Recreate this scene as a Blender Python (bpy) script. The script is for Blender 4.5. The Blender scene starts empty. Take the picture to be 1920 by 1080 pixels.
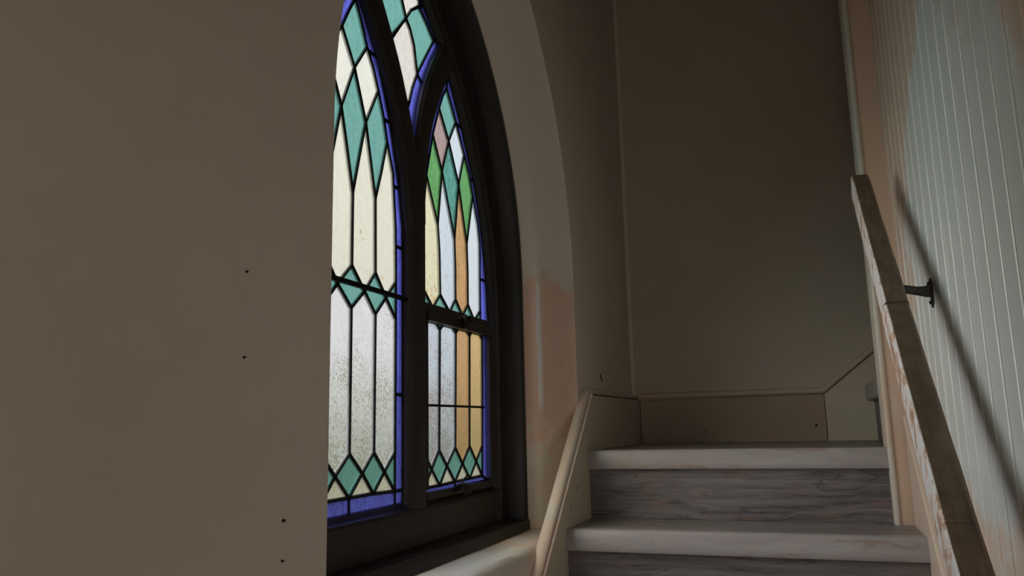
import bpy, bmesh, math, random
from mathutils import Vector, Matrix
random.seed(7)
S = bpy.context.scene
COL = S.collection

# ------------------------------------------------------------------ camera
F_PX, YAW, PITCH, ROLL = 1469.73, -0.35449, 0.1741, -0.02265
CAM = (0.64434, -2.11406, 0.28052)
def camera():
    cy, sy, cp, sp = math.cos(YAW), math.sin(YAW), math.cos(PITCH), math.sin(PITCH)
    f = Vector((sy*cp, cy*cp, sp)); r = Vector((cy, -sy, 0)); u = r.cross(f)
    cr, sr = math.cos(ROLL), math.sin(ROLL)
    r2 = cr*r + sr*u; u2 = -sr*r + cr*u
    cd = bpy.data.cameras.new('camera'); co = bpy.data.objects.new('camera', cd); COL.objects.link(co)
    cd.sensor_width = 36.0; cd.sensor_fit = 'HORIZONTAL'; cd.lens = F_PX/1920*36.0
    cd.clip_start = 0.02; cd.clip_end = 200
    m = Matrix((r2, u2, -f)).transposed().to_4x4(); m.translation = Vector(CAM)
    co.matrix_world = m; S.camera = co
camera()

# ------------------------------------------------------------------ world, lights, exposure
W = bpy.data.worlds.new('overcast_sky'); S.world = W; W.use_nodes = True
wn = W.node_tree; wn.nodes.clear()
wo = wn.nodes.new('ShaderNodeOutputWorld'); bg = wn.nodes.new('ShaderNodeBackground')
tc = wn.nodes.new('ShaderNodeTexCoord'); sx = wn.nodes.new('ShaderNodeSeparateXYZ')
cr_ = wn.nodes.new('ShaderNodeValToRGB')
# hazy horizon: green-grey ground below, pale cloud above, brightening towards the zenith as overcast does
mr = wn.nodes.new('ShaderNodeMapRange'); mr.inputs['From Min'].default_value = -1.0; mr.inputs['From Max'].default_value = 1.0
el = cr_.color_ramp.elements
el[0].position = 0.0; el[0].color = (0.16, 0.18, 0.12, 1)
el[1].position = 1.0; el[1].color = (1.55, 1.62, 1.72, 1)
for p_, c_ in ((0.45, (0.24, 0.27, 0.19, 1)), (0.495, (0.36, 0.40, 0.31, 1)), (0.525, (0.62, 0.64, 0.60, 1)), (0.55, (0.80, 0.82, 0.84, 1))):
    q_ = el.new(p_); q_.color = c_
wn.links.new(tc.outputs['Generated'], sx.inputs[0]); wn.links.new(sx.outputs['Z'], mr.inputs[0]); wn.links.new(mr.outputs[0], cr_.inputs[0])
wn.links.new(cr_.outputs[0], bg.inputs[0]); bg.inputs[1].default_value = 0.86
wn.links.new(bg.outputs[0], wo.inputs[0])
def area(name, loc, rot, sx_, sy_, power, col=(1, 1, 1), portal=False):
    l = bpy.data.lights.new(name, 'AREA'); l.shape = 'RECTANGLE'; l.size = sx_; l.size_y = sy_
    l.energy = power; l.color = col
    if portal: l.cycles.is_portal = True
    o = bpy.data.objects.new(name, l); COL.objects.link(o); o.location = loc; o.rotation_euler = rot
    return o
# overcast sky seen by the window (importance-sampling portal just outside the glass)
area('window_portal', (-0.26, -0.507, 0.72), (0, math.radians(-90), 0), 1.75, 1.30, 1.0, portal=True)
# added fill lamp, unseen behind the camera, to lift the left wall and nosings
area('fill_behind_camera', (0.86, -3.1, 0.1), Vector((-1.0, 0.45, 0.0)).to_track_quat('-Z', 'Z').to_euler(), 0.9, 2.1, 9.0, (1.0, 0.97, 0.95))
# added sun lamp, a very broad soft disc brightening the interior through the glass
sl = bpy.data.lights.new('broad_sun_fill', 'SUN'); sl.energy = 17.0; sl.angle = math.radians(95); sl.color = (0.95, 0.98, 1.0)
so = bpy.data.objects.new('broad_sun_fill', sl); COL.objects.link(so)
so.rotation_euler = Vector((1.0, 0.42, -0.70)).to_track_quat('-Z', 'Y').to_euler()
S.view_settings.view_transform = 'Standard'; S.view_settings.look = 'None'
S.view_settings.exposure = 0.0; S.view_settings.gamma = 1.0; S.view_settings.use_curve_mapping = False
S.cycles.max_bounces = 10; S.cycles.diffuse_bounces = 6; S.cycles.transparent_max_bounces = 16
S.cycles.sample_clamp_indirect = 4.0
S.cycles.use_denoising = True

# ------------------------------------------------------------------ materials
def srgb(r, g, b):
    def c(v):
        v /= 255.0
        return v/12.92 if v <= 0.04045 else ((v+0.055)/1.055)**2.4
    return (c(r), c(g), c(b), 1.0)
class NT:
    def __init__(s, name):
        s.m = bpy.data.materials.new(name); s.m.use_nodes = True
        s.t = s.m.node_tree; s.n = s.t.nodes; s.b = s.n['Principled BSDF']; s.out = s.n['Material Output']
    def new(s, k, **kw):
        n = s.n.new(k)
        for a, v in kw.items(): setattr(n, a, v)
        return n
    def link(s, a, b): s.t.links.new(a, b)
    def coords(s, scale=(1, 1, 1)):
        tc = s.new('ShaderNodeNewGeometry'); mp = s.new('ShaderNodeMapping')
        s.link(tc.outputs['Position'], mp.inputs[0]); mp.inputs['Scale'].default_value = scale
        return mp.outputs[0]
    def noise(s, vec, scale, detail=4, rough=0.55, dist=0.0):
        n = s.new('ShaderNodeTexNoise'); s.link(vec, n.inputs['Vector'])
        n.inputs['Scale'].default_value = scale; n.inputs['Detail'].default_value = detail
        n.inputs['Roughness'].default_value = rough; n.inputs['Distortion'].default_value = dist
        return n.outputs['Fac']
    def ramp(s, fac, stops):
        r = s.new('ShaderNodeValToRGB'); s.link(fac, r.inputs[0])
        e = r.color_ramp.elements
        e[0].position, e[0].color = stops[0]; e[1].position, e[1].color = stops[-1]
        for p, c in stops[1:-1]:
            q = e.new(p); q.color = c
        return r.outputs[0]
    def mix(s, fac, a, b, mode='MIX'):
        n = s.new('ShaderNodeMix', data_type='RGBA', blend_type=mode)
        for sock, v in ((n.inputs[0], fac), (n.inputs[6], a), (n.inputs[7], b)):
            if hasattr(v, 'is_output'): s.link(v, sock)
            else: sock.default_value = v
        return n.outputs[2]
    def math(s, op, a, b=None, c=None):
        n = s.new('ShaderNodeMath', operation=op)
        for i, v in enumerate((a, b, c)):
            if v is None: continue
            if hasattr(v, 'is_output'): s.link(v, n.inputs[i])
            else: n.inputs[i].default_value = v
        return n.outputs[0]
    def bump(s, fac, strength=0.2, dist=0.003, prev=None):
        n = s.new('ShaderNodeBump'); s.link(fac, n.inputs['Height'])
        n.inputs['Strength'].default_value = strength; n.inputs['Distance'].default_value = dist
        if prev: s.link(prev, n.inputs['Normal'])
        s.link(n.outputs[0], s.b.inputs['Normal']); return n.outputs[0]
    def set(s, col=None, rough=0.6, spec=0.4, metal=0.0):
        if col is not None:
            if hasattr(col, 'is_output'): s.link(col, s.b.inputs['Base Color'])
            else: s.b.inputs['Base Color'].default_value = col
        s.b.inputs['Roughness'].default_value = rough
        s.b.inputs['Specular IOR Level'].default_value = spec
        s.b.inputs['Metallic'].default_value = metal
        return s.m
def sep(k, v):
    n = k.new('ShaderNodeSeparateXYZ'); k.link(v, n.inputs[0]); return n.outputs
BW0, BW1 = (0, 0, 0, 1), (1, 1, 1, 1)

def paint(name, base, alt=None, spots=None, bump=0.25, scale=55, rough=0.62, amt=0.5, lo=0.48, hi=0.56, chips=False):
    k = NT(name); v = k.coords()
    c = base
    blot = k.noise(v, 2.2, 5, 0.6)
    c = k.mix(k.ramp(blot, [(0.35, BW0), (0.7, BW1)]), base, tuple(x*0.9 for x in base[:3])+(1,))
    if alt:
        n = k.noise(v, 1.6, 8, 0.72, 0.3)
        f = k.ramp(n, [(lo, BW0), (hi, (amt, amt, amt, 1))])
        c = k.mix(f, c, alt)
    if chips:
        n = k.noise(k.coords((1, 1, 0.55)), 26, 3, 0.5)
        f = k.ramp(n, [(0.71, BW0), (0.725, BW1)])
        c = k.mix(f, c, srgb(40, 34, 30))
    fine = k.noise(v, scale, 6, 0.6); big = k.noise(v, scale*0.18, 3, 0.5)
    h = k.math('ADD', k.math('MULTIPLY', fine, 0.6), big)
    k.bump(h, bump, 0.004)
    return k.set(c, rough, 0.35)
CREAM = srgb(186, 175, 156)
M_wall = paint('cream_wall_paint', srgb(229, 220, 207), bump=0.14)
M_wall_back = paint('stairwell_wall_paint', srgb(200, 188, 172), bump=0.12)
def board_paint():
    k = NT('beadboard_gloss_paint'); g = k.coords(); x, y, z = sep(k, g)
    n = k.noise(g, 3.2, 8, 0.72, 0.4)
    # peach tint in noisy patches, growing away from the middle of the wall
    dy = k.math('ABSOLUTE', k.math('ADD', y, 0.55)); dz = k.math('ABSOLUTE', k.math('SUBTRACT', z, 0.55))
    d = k.math('ADD', k.math('MULTIPLY', k.math('MULTIPLY', dy, dy), 0.9), k.math('MULTIPLY', k.math('MULTIPLY', dz, dz), 1.3))
    f = k.ramp(k.math('ADD', k.math('MULTIPLY', n, 0.9), d), [(0.72, BW0), (0.80, (0.85, 0.85, 0.85, 1))])
    c = k.mix(f, srgb(201, 202, 197), srgb(203, 177, 157))
    h = k.math('ADD', k.noise(g, 70, 6, 0.6), k.noise(g, 13, 3)); k.bump(h, 0.10, 0.003)
    return k.set(c, 0.26, 0.55)
M_board = board_paint()
M_peach = paint('peach_plaster', srgb(214, 184, 160), alt=srgb(200, 190, 176), amt=0.7, bump=0.45, scale=60, lo=0.55, hi=0.6)
M_trim = paint('cream_trim_paint', srgb(206, 198, 184), alt=srgb(210, 182, 160), amt=0.6, bump=0.15, scale=90, rough=0.38, lo=0.47, hi=0.52)
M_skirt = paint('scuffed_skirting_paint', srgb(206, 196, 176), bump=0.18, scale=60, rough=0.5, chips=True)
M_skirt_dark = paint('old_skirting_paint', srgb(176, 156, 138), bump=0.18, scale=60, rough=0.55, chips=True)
M_sill = paint('sill_plaster', srgb(224, 219, 207), alt=srgb(226, 200, 180), amt=0.8, bump=0.5, scale=34, lo=0.52, hi=0.56)
M_ceiling = paint('ceiling_paint', srgb(190, 182, 166), bump=0.1)

def reveal_mat():
    k = NT('reveal_plaster'); g = k.coords(); x, y, z = sep(k, g)
    n = k.noise(g, 9, 6, 0.7)
    zz = k.math('ADD', z, k.math('MULTIPLY', k.math('SUBTRACT', n, 0.5), 0.45))
    f1 = k.ramp(zz, [(0.20, BW0), (0.28, BW1), (0.70, BW1), (0.76, BW0)])
    c = k.mix(f1, srgb(232, 224, 211), srgb(232, 200, 180))
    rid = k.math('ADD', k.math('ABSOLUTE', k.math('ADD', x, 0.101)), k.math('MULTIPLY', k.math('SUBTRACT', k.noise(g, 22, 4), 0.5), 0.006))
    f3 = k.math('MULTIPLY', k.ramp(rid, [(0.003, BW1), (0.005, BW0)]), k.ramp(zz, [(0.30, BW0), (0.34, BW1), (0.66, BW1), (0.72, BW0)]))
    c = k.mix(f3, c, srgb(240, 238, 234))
    h = k.math('ADD', k.noise(g, 60, 6, 0.6), k.noise(g, 14, 3))
    k.bump(h, 0.35, 0.004)
    return k.set(c, 0.6, 0.3)
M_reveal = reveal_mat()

def dark_wood():
    k = NT('black_painted_wood'); v = k.coords((8, 8, 1.2))
    n = k.noise(v, 6, 5, 0.6)
    c = k.ramp(n, [(0.3, srgb(38, 35, 34)), (0.75, srgb(54, 49, 46))])
    k.bump(n, 0.12, 0.002)
    return k.set(c, 0.42, 0.3)
M_frame = dark_wood()
def lead():
    k = NT('lead_came'); n = k.noise(k.coords(), 90, 3)
    c = k.ramp(n, [(0.3, srgb(22, 24, 24)), (0.8, srgb(48, 50, 50))])
    return k.set(c, 0.5, 0.4, 0.6)
M_lead = lead()
def iron(name, a, rough=0.4, metal=0.8):
    k = NT(name); n = k.noise(k.coords(), 60, 4)
    c = k.ramp(n, [(0.3, a), (0.8, tuple(min(1, x*1.7) for x in a[:3])+(1,))])
    k.bump(n, 0.1, 0.001)
    return k.set(c, rough, 0.5, metal)
M_iron = iron('black_iron', srgb(26, 24, 23))
M_bracket = iron('worn_bracket_metal', srgb(58, 56, 54), 0.32, 0.85)

def plank(name, dark, mid, light, rough=0.5, sc=1.0, cracks=True, spec=0.4):
    k = NT(name)
    v = k.coords((0.9*sc, 14*sc, 17*sc))
    warp = k.noise(k.coords((2.2, 7, 7)), 1.5, 2)
    w = k.new('ShaderNodeVectorMath', operation='ADD')
    cmb = k.new('ShaderNodeCombineXYZ'); k.link(k.math('MULTIPLY', warp, 1.3), cmb.inputs[1]); k.link(k.math('MULTIPLY', warp, 1.5), cmb.inputs[2])
    k.link(v, w.inputs[0]); k.link(cmb.outputs[0], w.inputs[1])
    g = k.noise(w.outputs[0], 2.2, 8, 0.68)
    f = k.noise(k.coords((6, 160, 160)), 1.0, 4, 0.6)
    gg = k.math('ADD', k.math('MULTIPLY', g, 0.75), k.math('MULTIPLY', f, 0.25))
    c = k.ramp(gg, [(0.36, dark), (0.5, mid), (0.66, light)])
    if cracks:
        cr = k.noise(w.outputs[0], 0.75, 3, 0.5)
        band = k.math('ABSOLUTE', k.math('SUBTRACT', cr, 0.5))
        cf = k.ramp(band, [(0.0, BW1), (0.006, BW0)])
        c = k.mix(k.math('MULTIPLY', cf, 0.55), c, srgb(38, 34, 32))
    pe = k.noise(k.coords((3.0, 12, 12)), 2.4, 6, 0.7)
    c = k.mix(k.ramp(pe, [(0.58, BW0), (0.62, (0.45, 0.45, 0.45, 1))]), c, srgb(138, 104, 88))
    k.bump(gg, 0.18, 0.002)
    return k.set(c, rough, spec)
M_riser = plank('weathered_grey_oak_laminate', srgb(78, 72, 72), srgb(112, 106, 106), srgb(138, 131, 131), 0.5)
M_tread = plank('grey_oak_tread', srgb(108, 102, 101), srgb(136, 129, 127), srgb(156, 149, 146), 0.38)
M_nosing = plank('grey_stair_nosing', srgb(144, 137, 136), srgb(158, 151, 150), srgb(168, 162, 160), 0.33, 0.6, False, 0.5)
M_floor = plank('grey_plank_floor', srgb(80, 74, 70), srgb(104, 97, 92), srgb(126, 118, 112), 0.45)

def rail_wood():
    k = NT('worn_brown_rail'); n = k.noise(k.coords((14, 3, 3)), 4, 6, 0.62); f = k.noise(k.coords((1, 1, 1)), 120, 4)
    c = k.ramp(n, [(0.3, srgb(84, 70, 56)), (0.55, srgb(110, 93, 75)), (0.75, srgb(128, 111, 92))])
    st_n = k.noise(k.coords((2, 5, 5)), 2.2, 5, 0.65)
    c = k.mix(k.ramp(st_n, [(0.48, BW0), (0.68, (0.7, 0.7, 0.7, 1))]), c, srgb(74, 62, 49))
    k.bump(f, 0.1, 0.001)
    return k.set(c, 0.42, 0.4)
M_rail = rail_wood()
def rail_side():
    k = NT('rail_side_worn_paint'); v = k.coords((30, 6, 6)); n = k.noise(v, 4, 8, 0.75)
    c = k.ramp(n, [(0.40, srgb(160, 124, 102)), (0.46, srgb(196, 164, 142)), (0.52, srgb(214, 208, 204)), (0.7, srgb(196, 194, 198))])
    k.bump(n, 0.2, 0.001)
    return k.set(c, 0.5, 0.35)
M_railside = rail_side()
M_railedge = paint('rail_worn_edge', srgb(134, 112, 92), bump=0.1)

def glass(name, col, streak=0.35, speck=None, fine=1.0, film=None):
    """textured cathedral glass: coloured transmission, part diffused, slight gloss.
    speck = (colour, threshold, z below which specks gather, how fast); film = (colour, z, strength): fine stipple of weathering"""
    k = NT(name); k.n.remove(k.b)
    g = k.coords()
    n1 = k.noise(k.coords((30, 30, 11)), 2.6*fine, 5, 0.65, 0.6); n2 = k.noise(k.coords((1, 1, 0.7)), 190*fine, 3, 0.6)
    f = k.math('ADD', k.math('MULTIPLY', n1, 0.5), k.math('MULTIPLY', n2, 0.5))
    dk = tuple(x*(1-streak) for x in col[:3])+(1,); lt = tuple(min(1, x*(1+streak*0.5)) for x in col[:3])+(1,)
    c = k.ramp(f, [(0.40, dk), (0.50, col), (0.62, lt)])
    z = sep(k, g)[2]
    if film:
        m = k.noise(g, 230, 4, 0.7); big = k.noise(g, 9, 3, 0.6)
        m = k.math('ADD', k.math('ADD', m, k.math('MULTIPLY', k.math('SUBTRACT', big, 0.5), 0.35)), k.math('MULTIPLY', k.math('SUBTRACT', film[1], z), film[2]))
        c = k.mix(k.ramp(m, [(0.56, BW0), (0.61, (0.8, 0.8, 0.8, 1))]), c, film[0])
    if speck:
        s = k.noise(k.coords((1, 1, 0.6)), 120, 5, 0.7); big = k.noise(g, 13, 3, 0.6)
        s = k.math('ADD', s, k.math('MULTIPLY', k.math('SUBTRACT', big, 0.5), 0.6))
        if len(speck) > 2:
            s = k.math('ADD', s, k.math('MULTIPLY', k.math('SUBTRACT', speck[2], z), speck[3]))
        c = k.mix(k.ramp(s, [(speck[1], BW0), (speck[1]+0.03, (0.85, 0.85, 0.85, 1))]), c, speck[0])
    tr = k.new('ShaderNodeBsdfTransparent'); tl = k.new('ShaderNodeBsdfTranslucent'); gl = k.new('ShaderNodeBsdfGlossy')
    k.link(c, tr.inputs[0]); k.link(c, tl.inputs[0]); gl.inputs['Roughness'].default_value = 0.18
    bp = k.new('ShaderNodeBump'); k.link(f, bp.inputs['Height']); bp.inputs['Strength'].default_value = 0.4; bp.inputs['Distance'].default_value = 0.003
    k.link(bp.outputs[0], gl.inputs['Normal'])
    m1 = k.new('ShaderNodeMixShader'); m1.inputs[0].default_value = 0.07
    k.link(tr.outputs[0], m1.inputs[1]); k.link(tl.outputs[0], m1.inputs[2])
    m2 = k.new('ShaderNodeMixShader'); m2.inputs[0].default_value = 0.035
    k.link(m1.outputs[0], m2.inputs[1]); k.link(gl.outputs[0], m2.inputs[2])
    k.link(m2.outputs[0], k.out.inputs['Surface'])
    return k.m
def gc(r, g, b): return srgb(r, g, b)
BROWN = srgb(150, 110, 70)
GL = {
 'teal': glass('teal_glass', gc(112, 163, 153), 0.14),
 'deepteal': glass('deep_teal_glass', gc(94, 150, 138), 0.45, None, 1.3),
 'green': glass('green_glass', gc(104, 160, 100), 0.22),
 'blue': glass('cobalt_glass', gc(94, 98, 194), 0.34),
 'cream': glass('cream_glass', gc(224, 220, 206), 0.06, (srgb(150, 146, 126), 0.74)),
 'cream2': glass('pale_cream_glass', gc(224, 220, 200), 0.06, (srgb(186, 152, 106), 0.70, 0.62, 0.12)),
 'cream3': glass('stippled_cream_glass', gc(222, 214, 196), 0.14, None, 1.3, (srgb(176, 160, 140), 0.2, 0.0)),
 'clear': glass('seedy_clear_glass', gc(224, 222, 221), 0.07, (srgb(188, 150, 104), 0.72, 0.36, 0.42), 1.0, (srgb(164, 164, 142), 0.43, 0.42)),
 'yellow': glass('straw_glass', gc(222, 216, 182), 0.07, (srgb(206, 160, 108), 0.60, 0.70, 0.55)),
 'paleblue': glass('ice_blue_glass', gc(205, 213, 219), 0.08, (srgb(160, 146, 152), 0.66)),
 'paleblue2': glass('stippled_ice_glass', gc(200, 208, 216), 0.10, None, 1.0, (srgb(160, 142, 138), 0.50, 0.45)),
 'amber': glass('amber_glass', gc(196, 155, 110), 0.24),
 'amber2': glass('stippled_amber_glass', gc(196, 158, 114), 0.16),
 'yellow2': glass('honey_glass', gc(206, 176, 126), 0.12, (srgb(216, 196, 160), 0.66)),
 'white': glass('opal_white_glass', gc(211, 217, 220), 0.04),
 'pink': glass('mauve_glass', gc(166, 144, 140), 0.14, (srgb(206, 192, 190), 0.68)),
 'peach': glass('blush_glass', gc(214, 206, 196), 0.12, (srgb(206, 172, 148), 0.64)),
}
def clear_back():
    k = NT('glass_back_face'); k.n.remove(k.b)
    tr = k.new('ShaderNodeBsdfTransparent'); gl = k.new('ShaderNodeBsdfGlossy'); gl.inputs['Roughness'].default_value = 0.1
    m = k.new('ShaderNodeMixShader'); m.inputs[0].default_value = 0.02
    k.link(tr.outputs[0], m.inputs[1]); k.link(gl.outputs[0], m.inputs[2]); k.link(m.outputs[0], k.out.inputs['Surface'])
    return k.m
M_gback = clear_back()
def flat(name, col, rough=0.8):
    k = NT(name); n = k.noise(k.coords(), 3, 6, 0.7)
    return k.set(k.mix(n, tuple(x*0.6 for x in col[:3])+(1,), tuple(min(1, x*1.4) for x in col[:3])+(1,)), rough, 0.2)
M_debris = flat('dark_debris', srgb(34, 28, 24))

# ------------------------------------------------------------------ mesh helpers
def link(name, me, mats, parent=None, kind=None):
    for m in (mats if isinstance(mats, (list, tuple)) else [mats]): me.materials.append(m)
    o = bpy.data.objects.new(name, me); COL.objects.link(o)
    if parent: o.parent = parent
    if kind: o['kind'] = kind
    return o
def finish(name, bm, mats, parent=None, kind=None, bevel=0.0, seg=2, smooth=False):
    bmesh.ops.remove_doubles(bm, verts=bm.verts, dist=1e-6)
    bmesh.ops.recalc_face_normals(bm, faces=bm.faces)
    me = bpy.data.meshes.new(name); bm.to_mesh(me); bm.free()
    o = link(name, me, mats, parent, kind)
    if bevel:
        b = o.modifiers.new('bevel', 'BEVEL'); b.width = bevel; b.segments = seg; b.limit_method = 'ANGLE'; b.angle_limit = math.radians(40)
    if smooth:
        for q in me.polygons: q.use_smooth = True
        try: me.set_sharp_from_angle(angle=math.radians(38))
        except Exception: pass
    return o
def bx(bm, x0, x1, y0, y1, z0, z1):
    r = bmesh.ops.create_cube(bm, size=1.0)
    for v in r['verts']:
        v.co = Vector((x0 if v.co.x < 0 else x1, y0 if v.co.y < 0 else y1, z0 if v.co.z < 0 else z1))
    return r['verts']
def box(name, x0, x1, y0, y1, z0, z1, m, parent=None, kind=None, bevel=0.002):
    bm = bmesh.new(); bx(bm, x0, x1, y0, y1, z0, z1); return finish(name, bm, m, parent, kind, bevel)
def prism(bm, pts, a, b, axis):
    """extrude a 2-D outline from a to b along axis ('x': pts are (y,z); 'y': pts are (x,z))"""
    mk = (lambda p, t: (t, p[0], p[1])) if axis == 'x' else ((lambda p, t: (p[0], t, p[1])) if axis == 'y' else (lambda p, t: (p[0], p[1], t)))
    A = [bm.verts.new(mk(p, a)) for p in pts]; B = [bm.verts.new(mk(p, b)) for p in pts]
    n = len(pts)
    fa = bm.faces.new(A); fb = bm.faces.new(B[::-1])
    for i in range(n): bm.faces.new((A[i], B[i], B[(i+1) % n], A[(i+1) % n]))
    return fa, fb
def loft(bm, rings, closed_ring=False, cap=False):
    V = [[bm.verts.new(p) for p in r] for r in rings]
    for a, b in zip(V, V[1:]):
        n = len(a)
        for i in range(n if closed_ring else n-1):
            j = (i+1) % n
            try: bm.faces.new((a[i], a[j], b[j], b[i]))
            except ValueError: pass
    if cap:
        bm.faces.new(V[0]); bm.faces.new(V[-1][::-1])
    return V
def empty(name, loc, label=None, cat=None, kind=None, group=None):
    o = bpy.data.objects.new(name, None); COL.objects.link(o); o.location = loc; o.empty_display_size = 0.1
    if label: o['label'] = label
    if cat: o['category'] = cat
    if kind: o['kind'] = kind
    if group: o['group'] = group
    bpy.context.view_layer.update()
    return o
def keep(o, par):
    """parent without moving"""
    o.parent = par; o.matrix_parent_inverse = Matrix.Translation(-Vector(par.location)); return o

# ------------------------------------------------------------------ dimensions
WL = -0.03            # left (window) wall plane
WR = 0.905            # beadboard wall plane
RUN, RISE = 0.2532, 0.2
YB = 1.091            # back wall skirting plane
XS = 0.836            # end of the landing wall
YL = 0.25             # landing wall front plane
FLOOR = -1.2; CEIL = 2.75
YC = -0.507           # mullion axis
YREAR = -4.6

# ------------------------------------------------------------------ left wall with pointed opening
NA = 36
def arch(par, zb, nst=8):
    yl, cl, zl, rl, yr, cr, zr, rr = par   # left jamb, left-arc centre (y,z), radius; right likewise
    # intersection of the two arcs (apex)
    lo, hi = max(yl, -1.2), min(yr, 0.6)
    fl = lambda y: zl+math.sqrt(max(0, rl*rl-(y-cl)**2)); fr = lambda y: zr+math.sqrt(max(0, rr*rr-(y-cr)**2))
    a, b = yl, yr
    for _ in range(60):
        m = (a+b)/2
        if fl(m) < fr(m): a = m
        else: b = m
    ya = (a+b)/2; za = fl(ya)
    P = [(yl, zb+(zl-zb)*i/nst) for i in range(nst)]
    t1 = math.acos(max(-1, min(1, (cl-ya)/rl)))
    P += [(cl-rl*math.cos(t1*i/NA), zl+rl*math.sin(t1*i/NA)) for i in range(NA)]
    P.append((ya, za))
    t2 = math.acos(max(-1, min(1, (ya-cr)/rr)))
    P += [(cr+rr*math.cos(t2*i/NA), zr+rr*math.sin(t2*i/NA)) for i in range(NA-1, -1, -1)]
    P += [(yr, zb+(zr-zb)*i/nst) for i in range(nst-1, -1, -1)]
    return P
SILL = -0.016
PAR0 = (-1.095, -0.125, 0.78, 0.97, 0.277, -0.827, 0.699, 1.104)
PAR1 = (-1.098, -0.128, 0.77, 0.97, 0.128, -0.86, 0.72, 0.988)
PAR2 = (-1.099, -0.154, 0.70, 0.945, 0.085, -0.86, 0.70, 0.945)
def lerp(a, b, t): return tuple(x+(y-x)*t for x, y in zip(a, b))
def wall_left():
    bm = bmesh.new()
    r0 = arch(PAR0, SILL); ia = 8+NA
    def face(ring, X):
        L = ring[:ia+1]; R = ring[ia:]
        def quad(*p): bm.faces.new([bm.verts.new((X, y, z)) for y, z in p])
        L[0] = (L[0][0], SILL-0.036); R[-1] = (R[-1][0], SILL-0.036); zb = SILL-0.036
        for (y0, z0), (y1, z1) in zip(L, L[1:]): quad((YREAR, z0), (y0, z0), (y1, z1), (YREAR, z1))
        for (y0, z0), (y1, z1) in zip(R, R[1:]): quad((y0, z0), (YB+0.02, z0), (YB+0.02, z1), (y1, z1))
        quad((YREAR, ring[ia][1]), ring[ia], (ring[ia][0], CEIL), (YREAR, CEIL)); quad(ring[ia], (YB+0.02, ring[ia][1]), (YB+0.02, CEIL), (ring[ia][0], CEIL))
        quad((YREAR, FLOOR), (L[0][0], FLOOR), (L[0][0], zb), (YREAR, zb)); quad((R[-1][0], FLOOR), (YB+0.02, FLOOR), (YB+0.02, zb), (R[-1][0], zb))
        quad((L[0][0], FLOOR), (R[-1][0], FLOOR), (R[-1][0], zb), (L[0][0], zb))
    face(r0, WL)
    face(arch(PAR0, SILL), -0.24)
    return finish('wall_left', bm, M_wall, None, 'structure')
wl = wall_left()
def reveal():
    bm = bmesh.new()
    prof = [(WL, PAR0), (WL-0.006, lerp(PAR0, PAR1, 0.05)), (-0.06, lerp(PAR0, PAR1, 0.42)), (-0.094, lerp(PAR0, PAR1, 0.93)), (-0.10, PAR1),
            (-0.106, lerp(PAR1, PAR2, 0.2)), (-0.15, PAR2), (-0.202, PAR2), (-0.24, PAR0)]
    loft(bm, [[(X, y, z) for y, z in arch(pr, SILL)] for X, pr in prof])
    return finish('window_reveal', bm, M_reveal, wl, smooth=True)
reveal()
def sill():
    bm = bmesh.new()
    pr = [(-0.24, SILL+0.004), (-0.13, SILL+0.004), (-0.10, SILL+0.002), (-0.06, SILL-0.002), (-0.042, SILL-0.006), (-0.033, SILL-0.014), (WL, SILL-0.026), (WL, SILL-0.036), (-0.24, SILL-0.08)]
    n = 28; rings = []
    rnd = random.Random(3)
    for i in range(n+1):
        y = -1.10+(0.285+1.10)*i/n
        rings.append([(x, y, z+(rnd.uniform(-.003, .003) if 1 < j < 6 else 0)) for j, (x, z) in enumerate(pr)])
    loft(bm, rings, True, True)
    return finish('window_sill', bm, M_sill, wl, smooth=True)
sill()
for q, (y, z, s) in enumerate([(-1.292, .487, .0022), (-1.291, .375, .0022), (-1.2, .162, .003), (-1.2, .11, .0024)]):
    bm = bmesh.new(); bmesh.ops.create_cone(bm, cap_ends=True, segments=8, radius1=s, radius2=s*.5, depth=.004, matrix=Matrix.Translation((WL+.001, y, z)) @ Matrix.Rotation(math.radians(90), 4, 'Y'))
    finish('nail_hole', bm, M_debris, wl)

# ------------------------------------------------------------------ other shell
box('floor', WL-0.2, WR+0.1, YREAR, -1.2, FLOOR-0.1, FLOOR, M_floor, None, 'structure', 0)
box('ceiling', WL-0.2, 2.7, YREAR, YB+0.3, CEIL, CEIL+0.1, M_ceiling, None, 'structure', 0)
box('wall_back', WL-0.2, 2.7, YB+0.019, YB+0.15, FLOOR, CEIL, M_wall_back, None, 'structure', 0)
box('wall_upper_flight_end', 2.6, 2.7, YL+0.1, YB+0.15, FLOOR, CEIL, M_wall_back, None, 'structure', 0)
bm = bmesh.new(); prism(bm, [(WL-0.002, YB+0.021), (WL-0.002, YB+0.006), (WL+0.003, YB+0.012), (WL+0.008, YB+0.016), (WL+0.014, YB+0.0205)], 0.38, CEIL, 'z'); finish('corner_caulk', bm, M_wall, bpy.data.objects['wall_back'], smooth=True)
wland = box('wall_landing', XS, 2.7, YL, YL+0.11, FLOOR, CEIL, M_peach, None, 'structure', 0.004)
bm = bmesh.new()   # rounded corner bead on the end of the landing wall
cb = [(XS-0.003, YL+0.11), (XS-0.003, YL+0.004), (XS-0.001, YL-0.003), (XS+0.002, YL-0.0045), (XS+0.006, YL-0.005), (XS+0.011, YL-0.004), (XS+0.0138, YL-0.001), (XS+0.0142, YL+0.002), (XS+0.001, YL+0.002), (XS+0.001, YL+0.11)]
prism(bm, cb, 0.0, CEIL, 'z'); finish('corner_bead', bm, M_trim, wland, smooth=True)
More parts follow.
